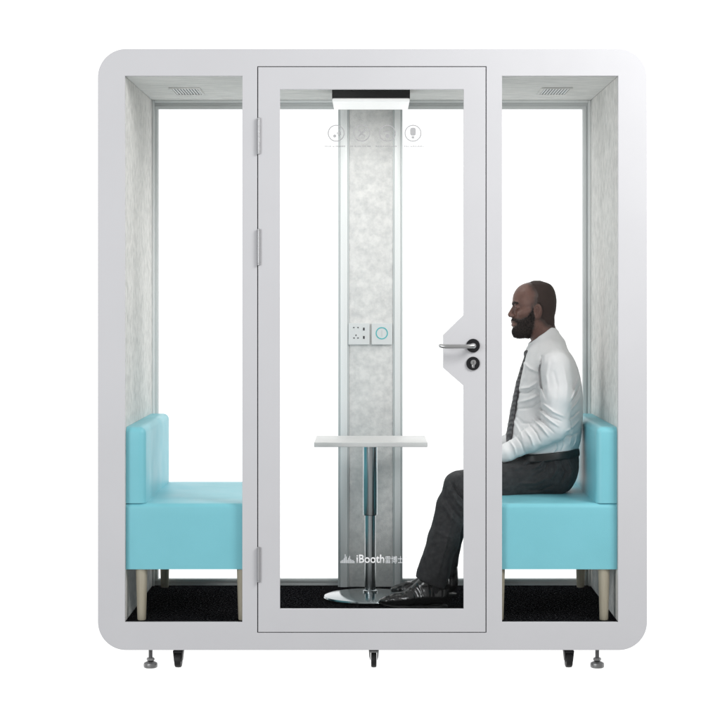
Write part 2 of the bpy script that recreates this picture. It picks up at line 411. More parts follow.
# casters and levelling feet under the front edge
def caster(px, d, rot):
    x = X(px, d); zt = OZ0 - .0005
    b = lathe('caster', [(.016, .066), (.0205, .068), (.0205, zt)], (x, d, 0), M['black'], booth, 'Z', 24)
    R = Matrix.Rotation(math.radians(rot), 3, 'Z')
    bm = bmesh.new()                       # yoke, one bridged piece tapering downwards
    if rot: prof = [(-.0195, .0665), (.0195, .0665), (.0150, .026), (.0138, .024), (.0134, .058), (-.0134, .058), (-.0138, .024), (-.0150, .026)]; hw = .0128
    else: prof = [(-.0195, .0665), (.0195, .0665), (.0180, .046), (.0150, .034), (.0125, .030), (.0122, .060), (-.0122, .060), (-.0125, .030), (-.0150, .034), (-.0180, .046)]; hw = .0108
    f0 = bm.faces.new([bm.verts.new((x + a, d - .020, z)) for a, z in prof])
    r = bmesh.ops.extrude_face_region(bm, geom=[f0]); bmesh.ops.translate(bm, vec=(0, .038, 0), verts=[e for e in r['geom'] if isinstance(e, bmesh.types.BMVert)])
    bmesh.ops.rotate(bm, cent=(x, d, 0), matrix=R, verts=bm.verts)
    from_bm('fork', bm, M['dull_steel'] if rot == 0 else M['black'], b)
    bm = bmesh.new()
    add_lathe(bm, [(.018, -hw), (.0265, -hw + .0003), (.0295, -hw + .003), (.0305, 0), (.0295, hw - .003), (.0265, hw - .0003), (.018, hw)], (x, d - .004, .0305), 'X', 32)
    bmesh.ops.rotate(bm, cent=(x, d, 0), matrix=R, verts=bm.verts)
    from_bm('wheel', bm, M['black'], b)
caster(178.6, .10, -4); caster(373.8, .10, 0); caster(568.4, .10, 4)
def foot(px, d):
    x = X(px, d); zt = OZ0 - .0005
    prof = [(.008, .028)]
    z = .030
    while z < zt - .003:
        prof += [(.0085, z), (.0072, z + .0015)]; z += .003
    prof += [(.008, zt)]
    b = lathe('levelling_foot', prof, (x, d, 0), M['dull_steel'], booth, 'Z', 20)
    lathe('foot_nut', [(.013, .0275), (.0155, .030), (.0155, .037), (.013, .0395)], (x, d, 0), M['dull_steel'], b, 'Z', 6)
    lathe('foot_pad', [(.022, 0), (.0265, .003), (.0275, .012), (.026, .019), (.017, .024), (.010, .0265)], (x, d, 0), M['dull_steel'], b, 'Z', 32)
foot(150.6, .09); foot(597.2, .09)

# ------------------------------------------------------------------ benches
def soft_box(name, x0, x1, y0, y1, z0, z1, r, m, parent, puff=0.006, wall=None):
    bm = bmesh.new(); add_box(bm, x0, x1, y0, y1, z0, z1)
    def soft(e):
        a, b = e.verts[0].co, e.verts[1].co
        if abs(a.x - wall) < 1e-6 and abs(b.x - wall) < 1e-6: return False
        return not (a.z < z0 + 1e-6 and b.z < z0 + 1e-6)
    bmesh.ops.bevel(bm, geom=[e for e in bm.edges if soft(e)], offset=r, segments=7, affect='EDGES', profile=.5)
    cx, cy, cz = (x0 + x1) / 2, (y0 + y1) / 2, (z0 + z1) / 2
    if puff:
        big = [f for f in bm.faces if f.calc_area() > .01]
        bmesh.ops.subdivide_edges(bm, edges=list({e for f in big for e in f.edges}), cuts=7, use_grid_fill=True)
        for v in bm.verts:
            u = (v.co.x - cx) / ((x1 - x0) / 2); w = (v.co.y - cy) / ((y1 - y0) / 2); t = (v.co.z - cz) / ((z1 - z0) / 2)
            if t > .99: v.co.z += puff * (1 - u * u) * (1 - w * w)
            if w < -.99: v.co.y -= .3 * puff * (1 - u * u) * (1 - t * t)
    return from_bm(name, bm, m, parent)
def bench(side, label):
    if side < 0: xw, xi, xb = XL + .001, X(251), X(145)     # wall side, inner side, backrest face
    else: xw, xi, xb = XR - .001, X(492.3), X(597)
    t = thing('bench', label, 'bench', ((xw + xi) / 2, .5, ZF), 'turquoise benches inside the booth')
    x0, x1 = sorted((xw, xi))
    seat = soft_box('seat', x0, x1, .023, .968, Z(569.3, .023), Z(503.6, .023), .019, M['leather'], t, .003, xw)
    b0, b1 = sorted((xw, xb))
    soft_box('backrest', b0, b1, .026, .962, Z(503.6, .023) + .0008, .936, .024, M['leather'], t, .002, xw)
    # stitched seam round the foot of the backrest
    for lx in (X(140.2), X(241.8)) if side < 0 else (X(605.4), X(500.0)):
        for ly in (.052, .94):
            lathe('leg', [(.0150, .0005), (.0168, .004), (.0225, Z(569.3, .023) - ZF - .001)], (lx, ly, ZF), M['wood'], t, 'Z', 28)
    return t
bench(-1, 'empty turquoise padded bench against the left wall of the booth')
bench(1, 'turquoise padded bench at the right that the man sits on')

# ------------------------------------------------------------------ table
ty0, ty1 = .40, .80; tc = .60; tx = X(370.2, tc)
table = thing('table', 'small white rectangular table on one steel pole and round base between the benches', 'table', (tx, tc, ZF))
tz = Z(442.4, ty0)
box('tabletop', X(314, ty0), X(427.6, ty0), ty0, ty1, tz - .019, tz, M['table_white'], table, bev=.0022, seg=3)
box('top_bracket', tx - .07, tx + .07, tc - .10, tc + .10, tz - .026, tz - .0195, M['dull_steel'], table, bev=.001)
zj = Z(515, tc)
lathe('upper_pole', [(.0290, zj), (.0300, zj + .003), (.0300, tz - .0265)], (tx, tc, 0), M['chrome'], table, 'Z', 48)
lathe('lower_pole', [(.0225, ZF + .034), (.0225, zj - .0005)], (tx, tc, 0), M['chrome'], table, 'Z', 48)
lathe('pole_collar', [(.0300, ZF + .0300), (.0300, ZF + .037), (.0265, ZF + .0395), (.0230, ZF + .040)], (tx, tc, 0), M['chrome'], table, 'Z', 40)
lathe('base', [(.178, .0006), (.187, .003), (.1885, .009), (.185, .015), (.172, .0195), (.12, .0245), (.06, .0285), (.031, .0300), (.02, .0301)], (tx - .004, tc, ZF), M['chrome_base'], table, 'Z', 96)

# ------------------------------------------------------------------ implicit-surface modelling of the person
_T = np.random.RandomState(3).rand(32, 32, 32).astype(np.float32)
def vnoise(P, s):
    q = P * s; i = np.floor(q).astype(int); f = (q - i).astype(np.float32); f = f * f * (3 - 2 * f); i &= 31; j = (i + 1) & 31
    x0, y0, z0 = i.T; x1, y1, z1 = j.T; fx, fy, fz = f.T
    a = _T[x0, y0, z0] * (1 - fx) + _T[x1, y0, z0] * fx; b = _T[x0, y1, z0] * (1 - fx) + _T[x1, y1, z0] * fx
    c = _T[x0, y0, z1] * (1 - fx) + _T[x1, y0, z1] * fx; e = _T[x0, y1, z1] * (1 - fx) + _T[x1, y1, z1] * fx
    return (a * (1 - fy) + b * fy) * (1 - fz) + (c * (1 - fy) + e * fy) * fz - .5
def smin(a, b, k):
    h = np.clip(.5 + .5 * (b - a) / k, 0, 1)
    return b * (1 - h) + a * h - k * h * (1 - h)
def smax(a, b, k): return -smin(-a, -b, k)
def cone(P, a, b, ra, rb, sy=1.0):
    a = np.asarray(a, float); b = np.asarray(b, float); ba = b - a
    t = np.clip(((P - a) @ ba) / max(ba @ ba, 1e-12), 0, 1)
    v = P - a - t[:, None] * ba
    if sy != 1.0: v = v * np.array((1, 1 / sy, 1))
    return np.sqrt((v * v).sum(1)) - (ra + (rb - ra) * t)
def chain(P, pts, rs, k=.0, sy=1.0):
    d = None
    for i in range(len(pts) - 1):
        c = cone(P, pts[i], pts[i + 1], rs[i], rs[i + 1], sy)
        d = c if d is None else (smin(d, c, k) if k else np.minimum(d, c))
    return d
def ell(P, c, r):
    q = (P - np.asarray(c)) / np.asarray(r); l = np.sqrt((q * q).sum(1)); return (l - 1) * min(r)
class Slices:
    # stack of super-ellipses: rows (py, front px, back px, half width)
    def __init__(s, rows, d, sm=2.0, n=2.2, yc=None):
        rows = sorted(rows); y = np.array([r[0] for r in rows], float)
        ys = np.linspace(y[0], y[-1], 400); st = ys[1] - ys[0]
        s.z = Z(ys, d); s.n = n; s.yc = d if yc is None else yc
        ker = np.exp(-.5 * (np.arange(-60, 61) * st / sm) ** 2); ker /= ker.sum()
        def g(v):
            v = np.interp(ys, y, v); v = np.concatenate((np.full(60, v[0]), v, np.full(60, v[-1])))
            return np.convolve(v, ker, 'valid')
        s.f = X(g([r[1] for r in rows]), d); s.b = X(g([r[2] for r in rows]), d); s.w = g([r[3] for r in rows])
        s.z = s.z[::-1]; s.f = s.f[::-1]; s.b = s.b[::-1]; s.w = s.w[::-1]
    def __call__(s, P, cap=.01):
        z = P[:, 2]; f = np.interp(z, s.z, s.f); b = np.interp(z, s.z, s.b); w = np.interp(z, s.z, s.w)
        a = (b - f) / 2; n = s.n
        r = (np.abs((P[:, 0] - (f + b) / 2) / a) ** n + np.abs((P[:, 1] - s.yc) / w) ** n) ** (1 / n)
        d = (r - 1) * np.minimum(a, w)
        return smax(smax(d, z - s.z[-1], cap), s.z[0] - z, cap)
def poly2(P, pts, d):
    # signed depth inside a side-view polygon (positive inside)
    q = np.array([(X(a, d), Z(b, d)) for a, b in pts]); x, z = P[:, 0], P[:, 2]
    dm = np.full(len(P), 1e9); ins = np.zeros(len(P), bool)
    for i in range(len(q)):
        a, b = q[i], q[(i + 1) % len(q)]; e = b - a
        t = np.clip(((x - a[0]) * e[0] + (z - a[1]) * e[1]) / (e @ e), 0, 1)
        dm = np.minimum(dm, np.hypot(x - a[0] - t * e[0], z - a[1] - t * e[1]))
        c = (a[1] > z) != (b[1] > z)
        with np.errstate(divide='ignore', invalid='ignore'): xi = a[0] + (z - a[1]) / (b[1] - a[1] + 1e-12) * e[0]
        ins ^= c & (x < xi)
    return np.where(ins, dm, -dm)
def fold(P, pts, d, w, amp, w2=None):
    # cloth ridge (amp > 0) or groove along a side-view polyline, fading to its ends
    q = np.array([(X(a, d), Z(b, d)) for a, b in pts]); x, z = P[:, 0], P[:, 2]
    L = [0.0]
    for i in range(len(q) - 1): L.append(L[-1] + np.hypot(*(q[i + 1] - q[i])))
    dm = np.full(len(P), 1e9); tt = np.zeros(len(P))
    for i in range(len(q) - 1):
        a, b = q[i], q[i + 1]; e = b - a
        t = np.clip(((x - a[0]) * e[0] + (z - a[1]) * e[1]) / (e @ e), 0, 1)
        dd = np.hypot(x - a[0] - t * e[0], z - a[1] - t * e[1]); m = dd < dm
        dm = np.where(m, dd, dm); tt = np.where(m, (L[i] + t * (L[i + 1] - L[i])) / L[-1], tt)
    return amp * np.exp(-(dm / w) ** 2) * np.sin(np.clip(tt * .9 + .08, 0, 1) * PI) ** .6

def surf(f, lo, hi, h):
    lo = np.asarray(lo, float); hi = np.asarray(hi, float); B = 12
    nb = np.ceil((hi - lo) / (h * B)).astype(int); n = nb * B
    vol = np.ones(n, np.float32)
    bi = np.stack(np.meshgrid(*[np.arange(k) for k in nb], indexing='ij'), -1).reshape(-1, 3)
    cen = lo + (bi * B + (B - 1) / 2) * h
    fc = f(cen); keep = np.abs(fc) < h * B * .87 * 1.6 + .012
    g = np.stack(np.meshgrid(*[np.arange(B)] * 3, indexing='ij'), -1).reshape(-1, 3)
    for k in np.where(~keep & (fc < 0))[0]:
        a = bi[k] * B; vol[a[0]:a[0] + B, a[1]:a[1] + B, a[2]:a[2] + B] = -1
    ks = np.where(keep)[0]
    for s in range(0, len(ks), 150):
        kk = ks[s:s + 150]
        P = lo + ((bi[kk] * B)[:, None, :] + g[None]).reshape(-1, 3) * h
        v = f(P).astype(np.float32).reshape(len(kk), B, B, B)
        for j, k in enumerate(kk):
            a = bi[k] * B; vol[a[0]:a[0] + B, a[1]:a[1] + B, a[2]:a[2] + B] = v[j]
    ins = vol < 0
    cnt = np.zeros(np.array(vol.shape) - 1, np.int8)
    for dx in (0, 1):
        for dy in (0, 1):
            for dz in (0, 1):
                cnt += ins[dx:ins.shape[0] - 1 + dx, dy:ins.shape[1] - 1 + dy, dz:ins.shape[2] - 1 + dz]
    cells = np.argwhere((cnt > 0) & (cnt < 8)); idx = -np.ones(cnt.shape, np.int64); idx[tuple(cells.T)] = np.arange(len(cells))
    acc = np.zeros((len(cells), 3)); num = np.zeros(len(cells))
    cor = [(a, b, c) for a in (0, 1) for b in (0, 1) for c in (0, 1)]
    for p in cor:
        for ax in range(3):
            if p[ax]: continue
            q = list(p); q[ax] = 1
            v0 = vol[tuple((cells + p).T)]; v1 = vol[tuple((cells + q).T)]
            m = (v0 < 0) != (v1 < 0); t = np.where(m, v0 / np.where(m, v0 - v1, 1), 0)
            pt = np.repeat(np.array([p], float), len(cells), 0); pt[:, ax] = t
            acc += pt * m[:, None]; num += m
    V = lo + (cells + acc / num[:, None]) * h
    F = []
    for ax in range(3):
        o1, o2 = (ax + 1) % 3, (ax + 2) % 3
        sl0 = [slice(None)] * 3; sl1 = [slice(None)] * 3; sl0[ax] = slice(0, -1); sl1[ax] = slice(1, None)
        a = ins[tuple(sl0)]; b = ins[tuple(sl1)]
        e = np.argwhere(a != b); e = e[(e[:, o1] > 0) & (e[:, o2] > 0) & (e[:, o1] < cnt.shape[o1]) & (e[:, o2] < cnt.shape[o2])]
        st = a[tuple(e.T)]
        u = np.zeros(3, int); u[o1] = 1; w = np.zeros(3, int); w[o2] = 1
        q = np.stack([idx[tuple((e - u - w).T)], idx[tuple((e - w).T)], idx[tuple(e.T)], idx[tuple((e - u).T)]], 1)
        q[~st] = q[~st][:, ::-1]; F.append(q)
    F = np.concatenate(F); F = F[(F >= 0).all(1)]
    return V, F
def mesh_of(name, parts, m, parent):
    Vs, Fs, o = [], [], 0
    for V, F in parts: Vs.append(V); Fs.append(F + o); o += len(V)
    V = np.concatenate(Vs); F = np.concatenate(Fs); off = np.array(world_off(parent)[:]); V = V - off
    me = bpy.data.meshes.new(name)
    me.vertices.add(len(V)); me.vertices.foreach_set('co', V.astype(np.float32).ravel())
    me.loops.add(len(F) * 4); me.loops.foreach_set('vertex_index', F.astype(np.int32).ravel())
    me.polygons.add(len(F)); me.polygons.foreach_set('loop_start', np.arange(0, len(F) * 4, 4, dtype=np.int32))
    me.update(); me.validate()
    return link(name, me, m, parent, True)

YC = .52; NR = .36; FR = .68; FOFF = .045           # body mid-plane, near leg, far leg depths
def mir(p): p = np.array(p, float); p[1] = 2 * YC - p[1]; return p

# --- head (side profile traced row by row, facing -X)
head_rows = [(281.2, 533, 541, .012), (282.2, 528, 545.5, .030), (284, 522.5, 549.5, .045), (287, 518, 552.2, .057), (291, 515, 554.2, .066),
             (295, 513.2, 555.2, .072), (300, 512.4, 555.9, .0755), (304, 512.8, 555.8, .0765), (308, 515.2, 555.6, .0755), (312, 515.4, 555.0, .0735),
             (316, 514.6, 554.0, .071), (320, 513.6, 552.4, .067), (325, 513.2, 548, .062), (330, 513.4, 541, .056), (333.5, 515.2, 535, .048), (336.5, 520, 529, .028)]
HS = Slices(head_rows, YC, sm=.9, n=2.15)
nk_a, nk_b = W(548.5, 347, YC), W(538, 322, YC)
def head_sdf(P):
    Q = P.copy(); Q[:, 1] = YC - np.abs(P[:, 1] - YC)
    # the face narrows toward the front
    fx = np.clip((X(532, YC) - Q[:, 0]) / .09, 0, 1)
    Q[:, 1] = YC + (Q[:, 1] - YC) * (1 + .30 * fx * fx)
    d = HS(Q, .012)
    Q[:, 1] = YC - np.abs(P[:, 1] - YC)
    d = smin(d, cone(Q, nk_a, nk_b, .0560, .0545), .014)
    d = smin(d, cone(Q, W(547, 350, YC), W(549, 322, YC - .01), .040, .016), .02)      # nape muscle
    d = smin(d, cone(Q, W(516.5, 333.5, YC), W(532, 325, YC - .048), .013, .016), .016)   # jaw
    d = smin(d, cone(Q, W(520, 314.0, YC - .045), W(529, 311.5, YC - .064), .0095, .008), .018) # cheekbone
    d = smin(d, cone(Q, W(514.7, 303.4, YC - .006), W(516.4, 303.2, YC - .040), .0085, .0075), .009)  # brow
    d = smax(d, -ell(Q, W(512.6, 308.2, YC - .032), (.010, .016, .0080)), .009)             # socket
    d = smin(d, cone(Q, W(517.2, 307, YC), W(515.4, 316.5, YC), .0105, .0135), .006)
    d = smin(d, ell(Q, W(516.6, 322.6, YC), (.0195, .029, .022)), .010)                    # muzzle
    d = smin(d, cone(Q, W(515.2, 305.5, YC), W(510.6, 314.6, YC), .0080, .0112), .008)     # nose
    d = smin(d, ell(Q, W(513.0, 315.9, YC - .0135), (.0105, .0085, .0078)), .004)
    d = smax(d, -ell(Q, W(511.4, 318.3, YC - .008), (.0050, .0032, .0028)), .002)
    d = smin(d, ell(Q, W(512.9, 321.7, YC), (.0075, .023, .0048)), .005)                    # lips
    d = smin(d, ell(Q, W(513.3, 325.2, YC), (.0078, .021, .0052)), .005)
    d = smax(d, -cone(Q, W(510.6, 323.5, YC), W(514.2, 323.9, YC - .024), .0008, .0006), .0015)
    d = smin(d, ell(Q, W(518.2, 307.7, YC - .032), (.0135, .0155, .0110)), .004)           # lids
    d = smax(d, -cone(Q, W(514.0, 308.2, YC - .022), W(517.4, 308.6, YC - .047), .0026, .0017), .0014)
    # ear
    c = W(536.3, 311.3, YC - .0765); v = Q - c
    t = .16; x = v[:, 0] * math.cos(t) - v[:, 2] * math.sin(t); z = v[:, 0] * math.sin(t) + v[:, 2] * math.cos(t)
    y = v[:, 1] + .30 * x + .004
    wx = .0135 + .003 * np.clip(z / .025, -1, 1)
    q = np.sqrt((x / wx) ** 2 + (z / .0255) ** 2)
    ring = np.sqrt(((q - 1) * .0125) ** 2 + y * y) - .0036
    disc = np.maximum((q - .98) * .0135, np.abs(y - .004) - .003)
    lobe = ell(Q, c + np.array((-.006, .001, -.025)), (.0075, .0048, .0085))
    anti = np.sqrt((((np.sqrt(((x - .001) / .0075) ** 2 + ((z + .001) / .0155) ** 2)) - 1) * .0075) ** 2 + (y - .001) ** 2) - .0026
    ear = smin(smin(smin(ring, disc, .003), lobe, .004), anti, .002)
    tragus = ell(Q, c + np.array((-.0125, .001, -.004)), (.004, .004, .006))
    ear = smin(ear, tragus, .003)
    d = smin(d, ear, .004)
    d = smax(d, -ell(Q, c + np.array((-.0015, -.010, -.003)), (.0062, .0095, .0115)), .003)
    d = smax(d, -cone(Q, c + np.array((.0055, -.006, .016)), c + np.array((.0075, -.006, -.004)), .0018, .0015), .002)
    return d
hair_poly = [(524, 276), (527.5, 284), (531, 290), (533.5, 295), (532, 300), (530.6, 305), (531.2, 311), (534, 318), (540, 322), (545, 327), (553, 330), (562, 322), (563, 288), (550, 272), (535, 270)]
beard_poly = [(530.6, 303), (529.5, 311), (525.5, 316.5), (520, 318.8), (516, 318.3), (511.5, 317.6), (503, 318.4), (503, 320.6), (513.5, 321.4), (516.3, 323.8), (513.5, 327.2),
              (503, 327.5), (503, 334), (512, 345), (524, 345), (530, 338.5), (533, 327), (534, 317), (532.8, 309)]
def hair_sdf(P):
    d = head_sdf(P); r = poly2(P, hair_poly, YC)
    r = r + .006 * vnoise(P, 160) - .008
    q = np.sqrt((((P[:, 0] - X(536.3, YC)) / .018) ** 2) + (((P[:, 2] - Z(311.3, YC)) / .030) ** 2))
    return d + .0018 - .0040 * np.clip(r / .012, 0, 1) + .0012 * vnoise(P, 420) + np.clip(1.2 - q, 0, 1) * .02 * (np.abs(P[:, 1] - YC) > .066)
def beard_sdf(P):
    d = head_sdf(P); r = poly2(P, beard_poly, YC) + .004 * vnoise(P, 170)
    t = np.clip(r / .009, 0, 1)
    low = np.clip((Z(320, YC) - P[:, 2]) / .05, 0, 1)
    return d + .0022 - (.0050 + .0012 * low) * t ** .7 + .0030 * vnoise(P, 230) + .0022 * vnoise(P, 480)
def brow_sdf(P):
    Q = P.copy(); Q[:, 1] = YC - np.abs(P[:, 1] - YC)
    d = head_sdf(P)
    r = -chain(Q, [W(512.6, 304.4, YC - .014), W(514.0, 302.6, YC - .032), W(518.2, 303.2, YC - .052)], [.0050, .0056, .0032])
    return smax(d - .0014 + .0010 * vnoise(P, 500), -r - .001, .001)

man = thing('person', 'bearded man in white shirt, grey tie and dark trousers sitting on the right bench', 'person', (X(545, YC), YC, ZF))
# --- arms, hands, trunk under the clothes
sh = W(555, 367, .335); elb = W(553.5, 427, .325); wr = W(499.5, 455.0, .375)
def hand_sdf(P):
    f = np.array((-.62, .76, -.14)); f /= np.linalg.norm(f); n = np.array((.10, .18, 1.0)); n -= f * (n @ f); n /= np.linalg.norm(n); s = np.cross(f, n)
    if s[1] < 0 and s[0] < 0: s = -s
    L = lambda a, b, c: wr + f * a + s * b + n * c
    d = cone(P, wr + np.array((.03, -.004, .008)), L(.01, 0, 0), .022, .021)
    for b in (-.024, -.008, .008, .024):
        d = smin(d, cone(P, L(.012, b * .5, 0), L(.085, b, .002), .0150, .0105), .010)
    for b, l in ((-.031, .78), (-.0105, .95), (.0105, 1.0), (.031, .93)):
        a = .088
        pts = [L(a, b, .002), L(a + .036 * l, b * 1.06, -.004), L(a + .058 * l, b * 1.06, -.019), L(a + .068 * l, b * 1.05, -.037)]
        d = smin(d, chain(P, pts, [.0098, .0088, .0080, .0068], .002), .003)
    pts = [L(.020, .022, -.004), L(.050, .044, -.008), L(.078, .053, -.012), L(.100, .054, -.018)]
    d = smin(d, chain(P, pts, [.0150, .0115, .0100, .0080], .004), .008)
    return d
def leg_sdf(P, dn, off, t=0.0):
    # joints are placed for the near leg; the far leg is the same leg moved across the seat
    w_ = lambda a, b, k: W(a, b, NR) + np.array((off * k, dn - NR, -(off > 0) * np.interp(b, (480, 500, 545, 570), (.026, .025, .012, 0))))
    hip = W(556, 474.5, NR); hip[1] = dn + .07 * (1 if dn < YC else -1)
    kn = w_(459.2, 486.2, .3); mid = w_(503, 481.0, .1); mid[1] += .03 * (1 if dn < YC else -1)
    d = chain(P, [hip, mid, kn], [.083 - t, .0735 - t, .0580 - t], .02)
    shin = chain(P, [kn, w_(452.5, 505, .45), w_(443.5, 540, .7), w_(433.5, 574, .95), w_(430.0, 588, 1)],
                 [.0575 - t, .0600 - t * 1.1, .0620 - t * 1.3, .0650 - t * 1.6, .0665 - t * 1.7], .015, .86)
    return smin(d, shin, .02)
def both(fn): return lambda P: np.minimum(fn(P), fn(np.column_stack((P[:, 0], 2 * YC - P[:, 1], P[:, 2]))))
def inner_sdf(P):
    Q = P.copy(); Q[:, 1] = YC - np.abs(P[:, 1] - YC)
    d = cone(P, W(548, 362, YC), W(548, 455, YC), .075, .075, 1.5)
    d = smin(d, cone(P, W(549, 352, YC), W(546, 345, YC), .05, .05), .03)
    d = smin(d, cone(Q, W(550, 364, .45), sh, .04, .042), .02)
    d = smin(d, chain(Q, [sh, elb, wr], [.042, .036, .022], .01), .02)
    d = smin(d, np.minimum(leg_sdf(P, NR, 0, .018), leg_sdf(P, FR, FOFF, .018)), .02)
    return d
hb = (X(500, YC), YC - .11, Z(356, YC)), (X(562, YC), YC + .11, Z(276, YC))
parts = [surf(head_sdf, hb[0], hb[1], .0019)]
hl = wr - np.array((.16, .07, .09)); hh = wr + np.array((.07, .13, .06)); hh[1] = max(hh[1], 2 * YC - hl[1])
parts.append(surf(both(hand_sdf), hl, hh, .0024))
parts.append(surf(inner_sdf, (X(420, NR), .20, ZF), (X(585, YC), .84, Z(335, YC)), .008))
body = mesh_of('body', parts, M['skin'], man)
BV = np.concatenate([p[0] for p in parts])
def ss(v, a, b): t = np.clip((v - a) / (b - a), 0, 1); return t * t * (3 - 2 * t)
_w = .005 * vnoise(BV, 120)
_hq = np.sqrt(((BV[:, 0] - X(536.3, YC)) / .017) ** 2 + ((BV[:, 2] - Z(311.3, YC)) / .029) ** 2)
_earm = np.where((np.abs(BV[:, 1] - YC) > .060), ss(_hq, .9, 1.15), 1)
_st = np.maximum(ss(poly2(BV, hair_poly, YC) + _w, -.012, .014), ss(poly2(BV, beard_poly, YC) + _w, -.009, .006)) * (BV[:, 2] > Z(345, YC)) * _earm
_at = body.data.attributes.new('stubble', 'FLOAT', 'POINT'); _at.data.foreach_set('value', _st.astype(np.float32))
mesh_of('hair', [surf(hair_sdf, hb[0], hb[1], .0019)], M['stubble'], man)
mesh_of('beard', [surf(beard_sdf, (X(504, YC), YC - .09, Z(346, YC)), (X(538, YC), YC + .09, Z(298, YC)), .0016)], M['hair'], man)
def strands(name, V, keep, fn, n, l0, l1, wid, m, down, parent):
    rr = np.random.RandomState(5); idx = np.where(keep)[0]; idx = rr.choice(idx, min(n, len(idx)), False); P = V[idx]
    e = .0015; g = np.stack([fn(P + np.eye(3)[k] * e) - fn(P - np.eye(3)[k] * e) for k in range(3)], 1)
    g /= np.linalg.norm(g, axis=1)[:, None] + 1e-9
    d = g * .75 + np.array(down) + rr.randn(len(P), 3) * .32; d /= np.linalg.norm(d, axis=1)[:, None]
    L_ = rr.uniform(l0, l1, len(P))[:, None]; sd = np.cross(d, rr.randn(len(P), 3)); sd /= np.linalg.norm(sd, axis=1)[:, None]; s2 = np.cross(d, sd)
    root = P - g * .0010; tip = root + d * L_
    tip[:, 2] -= .0012
    vs = np.stack([root + sd * wid, root - sd * wid * .5 + s2 * wid * .87, root - sd * wid * .5 - s2 * wid * .87, tip], 1).reshape(-1, 3)
    fs = []
    for i in range(len(P)): k = 4 * i; fs += [(k, k + 1, k + 3), (k + 1, k + 2, k + 3), (k + 2, k, k + 3)]
    me = bpy.data.meshes.new(name); me.from_pydata((vs - np.array(world_off(parent)[:])).tolist(), [], fs); me.update()
    return link(name, me, m, parent, False)
beard_o = [o for o in man.children if o.name.startswith('beard')][0]
bv = np.array([v.co[:] for v in beard_o.data.vertices]) + np.array(world_off(beard_o.parent)[:])
_r = poly2(bv, beard_poly, YC); _out = head_sdf(bv) > .0003
bh = strands('beard_hairs', bv, _out & (_r > .0005), head_sdf, 5600, .0028, .0060, .00034, M['hair'], (-.1, 0, -.75), beard_o)
bh['kind'] = 'stuff'
def lash_sdf(P):
    Q = P.copy(); Q[:, 1] = YC - np.abs(P[:, 1] - YC)
    c = chain(Q, [W(514.6, 307.5, YC - .022), W(516.0, 306.9, YC - .034), W(519.4, 308.2, YC - .049)], [.0022, .0026, .0016])
    return smax(head_sdf(P) - .0012, c, .0008)
for ya, yb in ((YC - .07, YC - .005), (YC + .005, YC + .07)):
    mesh_of('eyelashes', [surf(lash_sdf, (X(506, YC), ya, Z(313, YC)), (X(524, YC), yb, Z(302, YC)), .0011)], M['hair'], man)
for ya, yb in ((YC - .07, YC - .003), (YC + .003, YC + .07)):
    mesh_of('eyebrow', [surf(brow_sdf, (X(506, YC), ya, Z(310, YC)), (X(524, YC), yb, Z(296, YC)), .0014)], M['hair'], man)
for s in (-1, 1):
    c = W(518.6, 308.1, YC); c[1] = YC + s * .0315
    e = lathe('eye', [(.0118 * math.sin(a * PI / 12), -.0118 * math.cos(a * PI / 12)) for a in range(1, 12)], tuple(c), M['eye'], man, 'X', 20)
    c2 = c.copy(); c2[0] -= .0098
    lathe('iris', [(.0052, .0010), (.0050, -.0012), (.0030, -.0022)], tuple(c2), M['iris'], e, 'X', 18)

# --- shirt
torso_rows = [(338, 536, 553, .052), (342, 530.5, 559, .068), (346, 527.5, 564.5, .088), (351, 525.8, 568.8, .118), (357, 524.2, 572.6, .150), (364, 522.3, 576, .172), (372, 520.4, 578.8, .183),
              (382, 518.0, 581.2, .188), (395, 515.8, 582.4, .186), (408, 513.2, 582.6, .180), (420, 510.8, 582.3, .176), (432, 508.8, 581.6, .174), (441, 508.2, 580.4, .172), (447, 509.4, 578.6, .170), (452, 511, 577.2, .165)]
TS = Slices(torso_rows, YC, sm=3, n=2.3)
axis_u = np.array((-.595, 0, .804)); colC = W(541.0, 335.0, YC)
def sleeve(Q):
    return smin(chain(Q, [sh, W(556.8, 396, .315), elb + np.array((.008, 0, .012))], [.0640, .0600, .0565], .02),
                chain(Q, [elb + np.array((.004, 0, -.002)), W(530, 440.5, .335), W(509, 451.6, .36), wr + np.array((.008, 0, .0))], [.0540, .0455, .0345, .0330], .012), .022)
